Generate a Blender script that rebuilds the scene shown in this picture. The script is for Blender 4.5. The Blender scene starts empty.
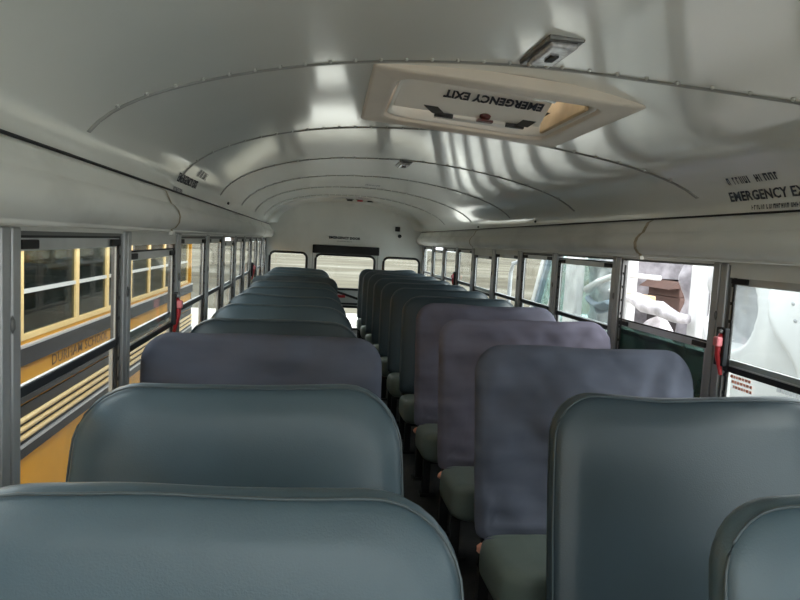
import bpy, bmesh, math, random
from mathutils import Vector, Matrix, noise

scene = bpy.context.scene
col = scene.collection
random.seed(7)

# ------------------------------------------------------------------ materials
def mat(name, color=(.5, .5, .5), rough=.5, metal=0., spec=.5, coat=0., coat_rough=.1,
        vary=0., vary_scale=8., bump=0., bump_scale=200., bump_dist=.004, bump_detail=3, stretch=(1, 1, 1), dirt=None, dirt_scale=3., dirt_amt=.5):
    m = bpy.data.materials.new(name); m.use_nodes = True
    nt = m.node_tree; b = nt.nodes['Principled BSDF']
    b.inputs['Base Color'].default_value = (*color, 1)
    b.inputs['Roughness'].default_value = rough
    b.inputs['Metallic'].default_value = metal
    b.inputs['Specular IOR Level'].default_value = spec
    b.inputs['Coat Weight'].default_value = coat
    b.inputs['Coat Roughness'].default_value = coat_rough
    if coat >= 1: b.inputs['Coat IOR'].default_value = 1.75
    tc = nt.nodes.new('ShaderNodeTexCoord'); mp = nt.nodes.new('ShaderNodeMapping')
    mp.inputs['Scale'].default_value = stretch
    nt.links.new(tc.outputs['Object'], mp.inputs['Vector'])
    last = None
    if vary > 0:
        n = nt.nodes.new('ShaderNodeTexNoise'); n.inputs['Scale'].default_value = vary_scale
        n.inputs['Detail'].default_value = 5
        nt.links.new(mp.outputs[0], n.inputs['Vector'])
        r = nt.nodes.new('ShaderNodeMapRange')
        r.inputs['From Min'].default_value = .3; r.inputs['From Max'].default_value = .7
        r.inputs['To Min'].default_value = 1 - vary; r.inputs['To Max'].default_value = 1 + vary
        nt.links.new(n.outputs['Fac'], r.inputs['Value'])
        mx = nt.nodes.new('ShaderNodeVectorMath'); mx.operation = 'SCALE'
        mx.inputs[0].default_value = color
        nt.links.new(r.outputs[0], mx.inputs['Scale'])
        last = mx.outputs[0]
    if dirt:
        n = nt.nodes.new('ShaderNodeTexNoise'); n.inputs['Scale'].default_value = dirt_scale
        n.inputs['Detail'].default_value = 6
        nt.links.new(mp.outputs[0], n.inputs['Vector'])
        r = nt.nodes.new('ShaderNodeMapRange')
        r.inputs['From Min'].default_value = .48; r.inputs['From Max'].default_value = .68
        r.inputs['To Max'].default_value = dirt_amt
        nt.links.new(n.outputs['Fac'], r.inputs['Value'])
        mx = nt.nodes.new('ShaderNodeMix'); mx.data_type = 'RGBA'
        nt.links.new(r.outputs[0], mx.inputs[0])
        mx.inputs[6].default_value = (*color, 1)
        if last: nt.links.new(last, mx.inputs[6])
        mx.inputs[7].default_value = (*dirt, 1)
        last = mx.outputs[2]
    if last: nt.links.new(last, b.inputs['Base Color'])
    if bump > 0:
        n2 = nt.nodes.new('ShaderNodeTexNoise'); n2.inputs['Scale'].default_value = bump_scale
        n2.inputs['Detail'].default_value = bump_detail
        nt.links.new(mp.outputs[0], n2.inputs['Vector'])
        bp = nt.nodes.new('ShaderNodeBump'); bp.inputs['Strength'].default_value = bump
        bp.inputs['Distance'].default_value = bump_dist
        nt.links.new(n2.outputs['Fac'], bp.inputs['Height'])
        nt.links.new(bp.outputs[0], b.inputs['Normal'])
    return m

def glass(name, tint=(.93, .96, .95), amount=1.0, haze=0., haze_col=(.8, .8, .8)):
    m = bpy.data.materials.new(name); m.use_nodes = True
    nt = m.node_tree; nt.nodes.clear()
    out = nt.nodes.new('ShaderNodeOutputMaterial')
    tr = nt.nodes.new('ShaderNodeBsdfTransparent'); tr.inputs[0].default_value = (*tint, 1)
    gl = nt.nodes.new('ShaderNodeBsdfGlossy'); gl.inputs['Roughness'].default_value = .03
    lw = nt.nodes.new('ShaderNodeLayerWeight'); lw.inputs['Blend'].default_value = .5
    pw = nt.nodes.new('ShaderNodeMath'); pw.operation = 'POWER'; pw.inputs[1].default_value = 4.5
    nt.links.new(lw.outputs['Facing'], pw.inputs[0])
    fr = nt.nodes.new('ShaderNodeMath'); fr.operation = 'MULTIPLY_ADD'; fr.inputs[1].default_value = .55; fr.inputs[2].default_value = .025
    nt.links.new(pw.outputs[0], fr.inputs[0])
    mx = nt.nodes.new('ShaderNodeMixShader')
    nt.links.new(fr.outputs[0], mx.inputs[0]); nt.links.new(tr.outputs[0], mx.inputs[1]); nt.links.new(gl.outputs[0], mx.inputs[2])
    last = mx.outputs[0]
    if haze > 0:
        df = nt.nodes.new('ShaderNodeBsdfDiffuse'); df.inputs[0].default_value = (*haze_col, 1)
        tc = nt.nodes.new('ShaderNodeTexCoord'); n = nt.nodes.new('ShaderNodeTexNoise')
        n.inputs['Scale'].default_value = 9; n.inputs['Detail'].default_value = 6
        nt.links.new(tc.outputs['Object'], n.inputs['Vector'])
        r = nt.nodes.new('ShaderNodeMapRange'); r.inputs['From Min'].default_value = .35; r.inputs['From Max'].default_value = .75
        r.inputs['To Max'].default_value = haze
        nt.links.new(n.outputs['Fac'], r.inputs['Value'])
        m2 = nt.nodes.new('ShaderNodeMixShader')
        nt.links.new(r.outputs[0], m2.inputs[0]); nt.links.new(last, m2.inputs[1]); nt.links.new(df.outputs[0], m2.inputs[2])
        last = m2.outputs[0]
    nt.links.new(last, out.inputs[0])
    return m

def translucent(name, c):
    m = bpy.data.materials.new(name); m.use_nodes = True
    nt = m.node_tree; nt.nodes.clear()
    out = nt.nodes.new('ShaderNodeOutputMaterial'); mx = nt.nodes.new('ShaderNodeMixShader'); mx.inputs[0].default_value = .35
    d = nt.nodes.new('ShaderNodeBsdfDiffuse'); t = nt.nodes.new('ShaderNodeBsdfTranslucent')
    n = nt.nodes.new('ShaderNodeTexNoise'); n.inputs['Scale'].default_value = 6
    r = nt.nodes.new('ShaderNodeValToRGB'); r.color_ramp.elements[0].color = (*[v * .9 for v in c], 1); r.color_ramp.elements[1].color = (*[min(1, v * 1.1) for v in c], 1)
    nt.links.new(n.outputs['Fac'], r.inputs[0])
    for q in (d, t): nt.links.new(r.outputs[0], q.inputs[0])
    nt.links.new(d.outputs[0], mx.inputs[1]); nt.links.new(t.outputs[0], mx.inputs[2]); nt.links.new(mx.outputs[0], out.inputs[0])
    return m

M = dict(
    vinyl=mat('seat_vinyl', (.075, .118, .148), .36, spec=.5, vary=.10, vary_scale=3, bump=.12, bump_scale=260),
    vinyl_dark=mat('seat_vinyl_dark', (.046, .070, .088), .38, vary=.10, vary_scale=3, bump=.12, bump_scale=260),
    vinyl_green=mat('cushion_vinyl', (.15, .185, .165), .42, vary=.10, vary_scale=4, bump=.12, bump_scale=260),
    piping=mat('seat_piping', (.075, .10, .115), .45),
    cover_blue=mat('cover_blue', (.110, .122, .165), .85, spec=.2, vary=.10, vary_scale=4, bump=.9, bump_scale=2.6, bump_dist=.09, bump_detail=.6, stretch=(1.1, 1, 3.0)),
    cover_purple=mat('cover_purple', (.158, .154, .205), .85, spec=.2, vary=.10, vary_scale=4, bump=.9, bump_scale=2.6, bump_dist=.09, bump_detail=.6, stretch=(1.1, 1, 3.0)),
    cover_teal=mat('cover_teal', (.070, .092, .105), .8, spec=.2, vary=.10, vary_scale=4, bump=.9, bump_scale=3.0, bump_dist=.09, bump_detail=.6, stretch=(2.4, 1, 1.2)),
    foam=mat('salmon_foam', (.75, .34, .24), .9),
    steel_black=mat('black_steel', (.012, .012, .013), .45, metal=0),
    tube=mat('grey_tube', (.35, .36, .37), .35, metal=.8),
    ceil=mat('ceiling_paint', (.86, .86, .82), .3, spec=.6, coat=1., coat_rough=.09, vary=.03, vary_scale=2),
    wallp=mat('wall_paint', (.78, .78, .75), .45, vary=.04, vary_scale=2, dirt=(.42, .40, .36), dirt_scale=1.6, dirt_amt=.3),
    duct=mat('duct_plastic', (.74, .74, .71), .42, vary=.04, vary_scale=2, stretch=(1, .4, 1), dirt=(.30, .29, .26), dirt_scale=5, dirt_amt=.35),
    rust=mat('joint_stain', (.40, .34, .24), .7, vary=.3, vary_scale=30),
    pillar=mat('pillar_metal', (.42, .42, .43), .35, metal=.35, vary=.08, vary_scale=5, stretch=(1, 1, .2)),
    alu=mat('sash_aluminium', (.55, .56, .57), .35, metal=.6, vary=.06, vary_scale=10),
    sash_dark=mat('sash_shadow_metal', (.16, .16, .16), .4, metal=.4),  # dark metal of the window frames and clips
    rubber=mat('black_rubber', (.012, .012, .013), .6),
    floor=mat('floor_rubber', (.014, .014, .014), .6, vary=.3, vary_scale=6, bump=.3, bump_scale=60, dirt=(.10, .09, .08), dirt_scale=4, dirt_amt=.4),
    red=mat('red_handle', (.55, .035, .045), .4),
    pink=mat('pink_tag', (.75, .22, .25), .6),
    ink=mat('black_ink', (.018, .02, .032), .6),
    ink_worn=mat('worn_black_ink', (.045, .052, .075), .6, dirt=(.25, .25, .26), dirt_scale=40, dirt_amt=.5),
    ink_brown=mat('faded_brown_ink', (.16, .095, .035), .6, dirt=(.6, .32, .06), dirt_scale=14, dirt_amt=.7),
    ink_soft=mat('worn_ink', (.10, .11, .14), .6),
    ink_red=mat('red_ink', (.80, .30, .20), .6),
    hatch=mat('hatch_plastic', (.78, .70, .62), .4, vary=.05, vary_scale=4),
    hatch_lid=mat('hatch_lid_plastic', (.80, .77, .73), .35, vary=.04, vary_scale=5),
    hatch_tan=mat('hatch_liner', (.55, .40, .24), .6, vary=.2, vary_scale=8),
    red_dark=mat('dark_red_handle', (.07, .008, .008), .4),
    dome_skin=translucent('translucent_dome', (.62, .58, .50)),
    lens=mat('dome_lens', (.50, .50, .54), .15, spec=.8, vary=.25, vary_scale=60),
    bezel=mat('dome_bezel', (.16, .16, .16), .3, metal=.5),
    rivet=mat('rivet_metal', (.55, .55, .53), .3, metal=.3),
    seam=mat('seam_edge', (.30, .30, .29), .4),
    yellow=mat('bus_yellow', (.70, .335, .02), .5, spec=.3, vary=.08, vary_scale=2, dirt=(.42, .22, .03), dirt_scale=3, dirt_amt=.35),
    cream=mat('bus_window_cream', (.85, .62, .28), .45, vary=.06, vary_scale=5),
    rubrail=mat('rub_rail_black', (.020, .022, .026), .5, spec=.25, vary=.2, vary_scale=6),
    rubedge=mat('rub_rail_edge', (.55, .56, .60), .3, metal=.3),
    bus_dark=mat('bus_interior', (.06, .07, .07), .7),
    white=mat('white_paint', (.70, .71, .71), .3, coat=.3, vary=.03, vary_scale=3, dirt=(.55, .54, .52), dirt_scale=4, dirt_amt=.25),
    fibreglass=mat('white_fibreglass', (.66, .67, .68), .3, coat=.3, vary=.03, vary_scale=3),
    fibre_grey=mat('grey_primer', (.42, .43, .45), .5, vary=.15, vary_scale=9),
    plastic_wrap=mat('white_wrap', (.58, .55, .58), .35, vary=.42, vary_scale=9, bump=.6, bump_scale=25),
    torn=mat('torn_panel', (.40, .42, .43), .6, vary=.35, vary_scale=7, dirt=(.75, .77, .78), dirt_scale=6, dirt_amt=.8),
    grey_wrap=mat('grey_plastic', (.34, .32, .345), .35, vary=.45, vary_scale=9, bump=.6, bump_scale=25),
    cardboard=mat('brown_cardboard', (.105, .060, .048), .8, vary=.15, vary_scale=8),
    crate=mat('dark_crate', (.045, .035, .035), .7),
    blue_cloth=mat('blue_grey_cloth', (.22, .28, .33), .85, vary=.2, vary_scale=12),
    wood=mat('tan_timber', (.72, .48, .28), .7, vary=.2, vary_scale=20, stretch=(6, 6, .5)),
    tyre=mat('tyre_rubber', (.02, .02, .02), .8),
    lot=mat('pale_concrete_lot', (.60, .57, .52), .9, spec=.1, vary=.12, vary_scale=.8),  # pale tone chosen to throw light up into the bus
    ground=mat('ground_gravel', (.115, .100, .072), .95, spec=.1, vary=.22, vary_scale=.55, stretch=(.45, 1., 1), dirt=(.235, .22, .18), dirt_scale=.16, dirt_amt=.85, bump=.3, bump_scale=3),
    pane=glass('window_glass'),
    pane_dusty=glass('dusty_glass', (.9, .94, .93), haze=.22),
    pane_green=glass('green_glass', (.30, .40, .37), haze=.5, haze_col=(.20, .31, .28)),
    pane_tint=glass('tinted_glass', (.42, .48, .46), haze=.12, haze_col=(.14, .17, .16)),
    pane_teal=glass('teal_glass', (.80, .90, .88), haze=.45, haze_col=(.62, .72, .71)),
)

# ------------------------------------------------------------------ helpers
class MB:
    def __init__(s): s.bm = bmesh.new()
    def box(s, x0, x1, y0, y1, z0, z1):
        v = [s.bm.verts.new((x, y, z)) for x in (x0, x1) for y in (y0, y1) for z in (z0, z1)]
        for f in ((0, 1, 3, 2), (4, 6, 7, 5), (0, 4, 5, 1), (2, 3, 7, 6), (0, 2, 6, 4), (1, 5, 7, 3)):
            s.bm.faces.new([v[i] for i in f])
        return s
    def prism(s, poly, axis, a, b):
        """poly: list of 2D points; axis 'x','y','z' = extrusion axis."""
        def p(q, t):
            return {'x': (t, q[0], q[1]), 'y': (q[0], t, q[1]), 'z': (q[0], q[1], t)}[axis]
        A = [s.bm.verts.new(p(q, a)) for q in poly]; B = [s.bm.verts.new(p(q, b)) for q in poly]
        n = len(poly)
        for i in range(n): s.bm.faces.new((A[i], A[(i + 1) % n], B[(i + 1) % n], B[i]))
        s.bm.faces.new(A[::-1]); s.bm.faces.new(B)
        return s
    def tube(s, pts, r, seg=8):
        pts = [Vector(p) for p in pts]; rings = []
        for i, p in enumerate(pts):
            t = (pts[min(i + 1, len(pts) - 1)] - pts[max(i - 1, 0)]).normalized()
            a = t.cross(Vector((0, 0, 1)) if abs(t.z) < .9 else Vector((1, 0, 0))).normalized(); b = t.cross(a)
            rr = r[i] if isinstance(r, (list, tuple)) else r
            rings.append([s.bm.verts.new(p + (a * math.cos(2 * math.pi * k / seg) + b * math.sin(2 * math.pi * k / seg)) * rr) for k in range(seg)])
        for A, B in zip(rings, rings[1:]):
            for k in range(seg): s.bm.faces.new((A[k], A[(k + 1) % seg], B[(k + 1) % seg], B[k]))
        s.bm.faces.new(rings[0][::-1]); s.bm.faces.new(rings[-1])
        return s
    def grid(s, rows):
        V = [[s.bm.verts.new(p) for p in r] for r in rows]
        for A, B in zip(V, V[1:]):
            for k in range(len(A) - 1): s.bm.faces.new((A[k], A[k + 1], B[k + 1], B[k]))
        return V
    def ring(s, loops, cap0=False, cap1=False):
        V = [[s.bm.verts.new(p) for p in L] for L in loops]
        n = len(V[0])
        for A, B in zip(V, V[1:]):
            for k in range(n): s.bm.faces.new((A[k], A[(k + 1) % n], B[(k + 1) % n], B[k]))
        if cap0: s.bm.faces.new(V[0][::-1])
        if cap1: s.bm.faces.new(V[-1])
        return s
    def blob(s, c, r, sub=2, amp=0., seed=0, scale=(1, 1, 1)):
        r0 = bmesh.ops.create_icosphere(s.bm, subdivisions=sub, radius=1)
        for v in r0['verts']:
            k = 1 + amp * noise.noise(v.co * 2.3 + Vector((seed, seed * 2, 0)))
            v.co = Vector((v.co.x * r * scale[0] * k, v.co.y * r * scale[1] * k, v.co.z * r * scale[2] * k)) + Vector(c)
        return s
    def build(s, name, m, parent=None, smooth=False, bevel=0., solid=0.):
        bmesh.ops.recalc_face_normals(s.bm, faces=s.bm.faces[:])
        me = bpy.data.meshes.new(name); s.bm.to_mesh(me); s.bm.free()
        o = bpy.data.objects.new(name, me); col.objects.link(o)
        for mm in (m if isinstance(m, (list, tuple)) else [m]): me.materials.append(mm)
        if smooth:
            for p in me.polygons: p.use_smooth = True
        if solid:
            md = o.modifiers.new('thickness', 'SOLIDIFY'); md.thickness = solid; md.offset = 0
        if bevel:
            md = o.modifiers.new('bevel', 'BEVEL'); md.width = bevel; md.segments = 2; md.limit_method = 'ANGLE'
        if parent: o.parent = parent
        return o

def empty(name, loc=(0, 0, 0), rz=0):
    o = bpy.data.objects.new(name, None); col.objects.link(o); o.location = loc; o.rotation_euler.z = rz
    o.empty_display_size = .1
    return o
def tag(o, label, cat, group=None):
    o['label'] = label; o['category'] = cat
    if group: o['group'] = group
    return o
def struct(o):
    o['kind'] = 'structure'; return o

# ------------------------------------------------------------------ bus shell
HW = 1.125                       # inner face of the pillars
YR = 9.45                        # rear wall
YF = -1.35                       # front end (behind the viewer)
N, WD = .7465, .895              # narrow and wide window spacing
SEAMS = [9.41 - N * j for j in range(8)]
while SEAMS[-1] > -1.0: SEAMS.append(SEAMS[-1] - WD)
def section():
    P = []
    for k in range(41):
        t = math.pi * k / 40; c, q = -math.cos(t), math.sin(t)
        pa, qa = (2.05, 2.0) if c > 0 else (2.6, 2.07)
        P.append(((1 if c > 0 else -1) * 1.115 * abs(c) ** (2 / pa), 1.567 + .427 * q ** (2 / qa)))
    return P
PROF = section()
def catmull(P, n=4):
    out = []
    for i in range(len(P) - 1):
        p0, p1, p2, p3 = (Vector(P[max(i - 1, 0)]), Vector(P[i]), Vector(P[i + 1]), Vector(P[min(i + 2, len(P) - 1)]))
        for k in range(n):
            t = k / n
            out.append(.5 * ((2 * p1) + (p2 - p0) * t + (2 * p0 - 5 * p1 + 4 * p2 - p3) * t * t + (3 * p1 - p0 - 3 * p2 + p3) * t ** 3))
    out.append(Vector(P[-1])); return out
CP = catmull(PROF, 3)
CL = [0.]
for a, b in zip(CP, CP[1:]): CL.append(CL[-1] + (b - a).length)
def on_ceiling(s, off=0.):
    """point and inward normal on the ceiling section at arc length s"""
    s = max(0, min(CL[-1] - 1e-4, s))
    i = max(k for k in range(len(CL)) if CL[k] <= s); i = min(i, len(CP) - 2)
    t = (s - CL[i]) / (CL[i + 1] - CL[i])
    p = CP[i].lerp(CP[i + 1], t); d = (CP[i + 1] - CP[i]).normalized()
    nrm = Vector((d.y, -d.x))
    return p + nrm * off
def arc_of_x(x):
    best = min(range(len(CP)), key=lambda k: abs(CP[k].x - x) + (0 if CP[k].y > 1.6 else .02)); return CL[best]
def arc_of_z(z, side):
    idx = [k for k in range(len(CP)) if (CP[k].x > 0) == (side > 0)]
    return CL[min(idx, key=lambda k: abs(CP[k].y - z))]
def seam_y(x):
    return -.2 * x - (.45 * (-x / 1.1) ** 5 if x < 0 else .60 * (x / 1.08) ** 3.5)

# floor
fl = MB().box(-1.2, 1.2, YF - .05, YR + .05, -.05, 0).build('floor', M['floor']); struct(fl)
# ceiling: solid shell with an opening for the roof hatch
HX0, HX1, HY0, HY1 = -.21, .565, 2.27, 3.05
mb = MB()
ys = [YF, -1, 0, 1, HY0, (HY0 + HY1) / 2, HY1, 4, 5, 6, 7, 8, 9.0, 9.2, 9.3]
rows = [[(p.x, y, p.y) for p in CP] for y in ys]
for (y, q) in ((9.36, .985), (9.41, .955), (9.445, .90), (9.47, .83)):
    rows.append([(p.x * q if p.y > 1.6 else p.x, y, (p.y - 1.567) * q + 1.567) for p in CP])
V = mb.grid(rows)
kill = [f for f in mb.bm.faces if HX0 < f.calc_center_median().x < HX1 and HY0 < f.calc_center_median().y < HY1]
bmesh.ops.delete(mb.bm, geom=kill, context='FACES')
ceiling = mb.build('ceiling', M['ceil'], smooth=True); struct(ceiling)
md = ceiling.modifiers.new('thickness', 'SOLIDIFY'); md.thickness = .04; md.offset = -1; md.use_rim = False
# make the shell grow outwards whatever the winding
ceiling.data.update()
if ceiling.data.polygons[0].normal.dot(Vector((-1, 0, 0))) > 0: md.offset = 1
# seams of the ceiling panels, a lapped edge with rivets
for yc in (.78, 2.11, 3.385, 4.67, 5.98, 7.28, 8.6):
    mb = MB(); rows = []
    ss = [CL[-1] * (.035 + .93 * k / 60) for k in range(61)]
    for s in ss:
        a = on_ceiling(s, .0005); b = on_ceiling(s, .005); dy = seam_y(a.x)
        rows.append([(a.x, yc + dy + .012, a.y), (b.x, yc + dy + .006, b.y), (b.x, yc + dy - .006, b.y), (a.x, yc + dy - .012, a.y)])
    mb.grid(rows)
    mb.build('panel_seam', M['seam'], ceiling)
    mb = MB()
    for k in range(28):
        s = CL[-1] * (.06 + .88 * (k + .5) / 28); p = on_ceiling(s, .002)
        mb.blob((p.x, yc + seam_y(p.x) - .028, p.y), .0075, 1)
    mb.build('rivet_row', M['rivet'], ceiling, smooth=True)
# small dark clips along the shoulders
for s, y, sd in ((1.627, 4.9, -1), (1.607, 4.56, 1), (1.60, 6.2, 1)):
    p = on_ceiling(arc_of_z(s, sd), .006)
    MB().blob((p.x, y, p.y), .018, 1, scale=(.5, 1, .6)).build('black_plug', M['rubber'], ceiling, smooth=True)

# side walls: lower panel, header over the windows, outer skin
for nm, sd in (('wall_left', -1), ('wall_right', 1)):
    mb = MB()
    a, b = sorted((sd * 1.13, sd * 1.166))
    mb.box(a, b, YF, YR + .05, -.05, .60)
    mb.box(a, b, YF, YR + .05, 1.384, 1.60)
    w = mb.build(nm, M['wallp']); struct(w)
# pillars
tn = 3
for sd in (-1, 1):
    for j, y in enumerate(SEAMS):
        mb = MB()
        if j == 0:
            a, b = sorted((sd * HW, sd * 1.166)); mb.box(a, b, y - .045, YR + .02, .02, 1.392)
        else:
            a, b = sorted((sd * HW, sd * 1.166))
            mb.box(a, b, y + .004, y + .046, .60, 1.392)
            mb.box(a, b, y - .046, y - .004, .60, 1.392)
            a, b = sorted((sd * (HW + .012), sd * 1.166)); mb.box(a, b, y - .006, y + .006, .60, 1.39)
        o = mb.build(f'trim_{tn}', M['pillar'], bevel=.004); struct(o); tn += 1
        if j and j < 11:
            MB().blob((sd * (HW - .001), y, 1.18), .013, 1, scale=(.5, .7, 1.6)).build('screw_clip', M['sash_dark'], o, smooth=True)

# overhead ducts along both sides
DP = [(1.118, 1.585), (1.098, 1.572), (1.080, 1.560), (1.066, 1.530), (1.058, 1.512), (1.046, 1.505), (1.030, 1.486), (1.022, 1.462), (1.026, 1.436),
      (1.040, 1.416), (1.056, 1.408), (1.052, 1.400), (1.062, 1.396), (1.135, 1.396), (1.135, 1.585)]
for i, sd in ((1, -1), (2, 1)):
    mb = MB().prism([(sd * x, z) for x, z in DP], 'y', YF, YR - .02)
    o = mb.build(f'trim_{i}', M['duct'], smooth=False, bevel=.004); struct(o)
    for p in o.data.polygons: p.use_smooth = True
    MB().tube([(sd * 1.097, YF, 1.577), (sd * 1.097, YR - .03, 1.577)], .0042, 6).build('gasket_line', M['rubber'], o)
    for y in ((2.74, 7.6) if sd < 0 else (2.90, 6.16)):
        mb = MB()
        loops = []
        pr = [(x - (.004 if x < 1.09 else 0), z) for x, z in DP[1:-2]]
        rows = [[(sd * x, y + dy, z) for x, z in pr] for dy in (-.014, 0, .014)]
        mb.grid(rows); mb.build('joint_strap', M['rust'], o, smooth=True)
        MB().box(*sorted((sd * 1.04, sd * 1.058)), y - .02, y + .02, 1.385, 1.402).build('joint_clip', M['duct'], o)

# ------------------------------------------------------------------ side windows
def ring_boxes(mb, xa, xb, ya, yb, za, zb, w):
    mb.box(xa, xb, ya, yb, za, za + w); mb.box(xa, xb, ya, yb, zb - w, zb)
    mb.box(xa, xb, ya, ya + w, za + w, zb - w); mb.box(xa, xb, yb - w, yb, za + w, zb - w)
wn = 1
def side_window(sd, ya, yb, drop=0., upper='pane', lower='pane', head=.01):
    global wn
    X = lambda a, b: sorted((sd * a, sd * b))
    mb = MB()
    for y0, y1 in ((ya, ya + .012), (yb - .012, yb)): mb.box(*X(1.135, 1.164), y0, y1, .60, 1.384)
    mb.box(*X(1.135, 1.164), ya + .012, yb - .012, .60, .62); mb.box(*X(1.135, 1.164), ya + .012, yb - .012, 1.374, 1.384)
    fr = mb.build(f'window_{wn}', M['sash_dark']); struct(fr); wn += 1
    if head > .012: MB().box(*X(1.130, 1.160), ya + .012, yb - .012, 1.384 - head, 1.384).build('header_panel', M['wallp'], fr)
    ya += .013; yb -= .013
    mb = MB(); xa, xb = X(1.150, 1.162)
    mb.box(xa, xb, ya, yb, .62, .638); mb.box(xa, xb, ya, yb, .990, 1.016)
    mb.box(xa, xb, ya, ya + .018, .638, .998); mb.box(xa, xb, yb - .018, yb, .638, .998)
    lo = mb.build('lower_sash', M['alu'], fr)
    MB().box(*X(1.154, 1.157), ya + .018, yb - .018, .638, .998).build('lower_pane', M[lower], lo)
    zt = 1.372 - drop; zb = zt - .368
    mb = MB(); xa, xb = X(1.139, 1.149)
    mb.box(xa, xb, ya, yb, zt - .034, zt); mb.box(xa, xb, ya, yb, zb, zb + .022)
    mb.box(xa, xb, ya, ya + .016, zb + .022, zt - .034); mb.box(xa, xb, yb - .016, yb, zb + .022, zt - .034)
    up = mb.build('upper_sash', M['alu'], fr)
    MB().box(*X(1.142, 1.145), ya + .016, yb - .016, zb + .022, zt - .034).build('upper_pane', M[upper], up)
    mb = MB(); mb.box(*X(1.137, 1.141), ya, yb, zt - .004, zt + .003); mb.build('sash_gasket', M['rubber'], up)
    mb = MB(); mb.box(*X(1.136, 1.141), ya, yb, zb - .004, zb + .018); mb.build('sash_grip_rail', M['rubrail'], up)
    for y0, y1 in ((ya + .005, ya + .10), (yb - .10, yb - .005)):
        MB().box(*X(1.131, 1.141), y0, y1, zt - .030, zt - .008).build('sash_latch', M['rubber'], up, bevel=.003)
    mb = MB()
    mb.box(*X(1.134, 1.139), yb - .030, yb - .018, .70, 1.35)
    for k in range(9): mb.box(*X(1.130, 1.138), yb - .032, yb - .014, .74 + .07 * k, .752 + .07 * k)
    mb.build('notch_track', M['rubber'], fr)
    return fr
edges = [(b + .047, a - .047) for a, b in zip(SEAMS, SEAMS[1:])]      # from the rear to the front
edges[0] = (edges[0][0], SEAMS[0] - .046)
for j, (a, b) in enumerate(edges):
    side_window(-1, a, b, drop={8: .052, 5: .028}.get(j, 0.), head=.042 if j == 8 else .01)
for j, (a, b) in enumerate(edges):
    w = side_window(1, a, b, drop={1: .03, 4: .038, 5: .012, 7: .012, 8: .305, 9: .030}.get(j, 0.), head={4: .056, 5: .03, 9: .048}.get(j, .01),
                upper='pane_dusty' if j in (7,) else ('pane_green' if j == 8 else 'pane'), lower='pane_green' if j == 8 else 'pane')
    if j == 9:
        # faded red instructions printed low on the glass, and unreadable
        mb = MB(); rnd = random.Random(3)
        for r in range(4):
            y = b - .035 - .010 * r; 
            for k in range(7):
                wd = rnd.uniform(.008, .017)
                mb.box(1.1485, 1.1495, y - wd, y, .968 - .019 * r, .979 - .019 * r); y -= wd + .004
        mb.build('faded_red_print', M['ink_red'], w)

# ------------------------------------------------------------------ rear wall, emergency door
def rrect(x0, x1, z0, z1, r, n=6):
    P = []
    for cx, cz, a0 in ((x1 - r, z1 - r, 0), (x0 + r, z1 - r, 90), (x0 + r, z0 + r, 180), (x1 - r, z0 + r, 270)):
        for k in range(n + 1):
            a = math.radians(a0 + 90 * k / n); P.append((cx + r * math.cos(a), cz + r * math.sin(a)))
    return P
def plate_with_holes(name, outer, holes, y0, y1, m, parent=None):
    """flat plate in XZ between y0 and y1, with holes (via 2D curve fill)"""
    cu = bpy.data.curves.new(name, 'CURVE'); cu.dimensions = '2D'; cu.fill_mode = 'BOTH'; cu.extrude = abs(y1 - y0) / 2
    for P in [outer] + holes:
        sp = cu.splines.new('POLY'); sp.points.add(len(P) - 1); sp.use_cyclic_u = True
        for q, (x, z) in zip(sp.points, P): q.co = (x, z, 0, 1)
    t = bpy.data.objects.new('tmp_plate', cu); col.objects.link(t)
    bpy.context.view_layer.update()
    dg = bpy.context.evaluated_depsgraph_get()
    me = bpy.data.meshes.new_from_object(t.evaluated_get(dg)); bpy.data.objects.remove(t); 
    me.name = name
    me.transform(Matrix.Rotation(math.radians(90), 4, 'X')); me.transform(Matrix.Translation((0, (y0 + y1) / 2, 0)))
    o = bpy.data.objects.new(name, me); col.objects.link(o); me.materials.append(m)
    if parent: o.parent = parent
    return o
LW = rrect(-1.075, -.555, .70, 1.195, .075); RW = rrect(.56, 1.085, .70, 1.185, .075)
DW = rrect(-.425, .425, .70, 1.188, .075); DW2 = rrect(-.40, .40, .12, .44, .06)
DOOR = rrect(-.475, .475, .03, 1.32, .02, 2)
wb = plate_with_holes('wall_back', [(-1.2, -.05), (1.2, -.05), (1.2, 2.04), (-1.2, 2.04)], [LW, RW, DOOR], YR, YR + .06, M['wallp']); struct(wb)
door = plate_with_holes('door_1', rrect(-.468, .468, .036, 1.314, .02, 2), [DW, DW2], YR + .005, YR + .05, M['wallp']); struct(door)
def gasket(P, parent, nm='gasket', r=.017):
    MB().tube([(x, YR - .002, z) for x, z in P + P[:2]], r, 8).build(nm, M['rubber'], parent, smooth=True)
def pane_of(P, parent, nm='pane'):
    MB().prism(P, 'y', YR + .022, YR + .027).build(nm, M['pane'], parent)
for k, P in enumerate((LW, RW)):
    w = empty(f'window_{wn}', (0, 0, 0)); wn += 1; struct(w)
    gasket(P, w); pane_of(P, w)
gasket(DW, door); pane_of(DW, door); gasket(DW2, door); pane_of(DW2, door)
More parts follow.
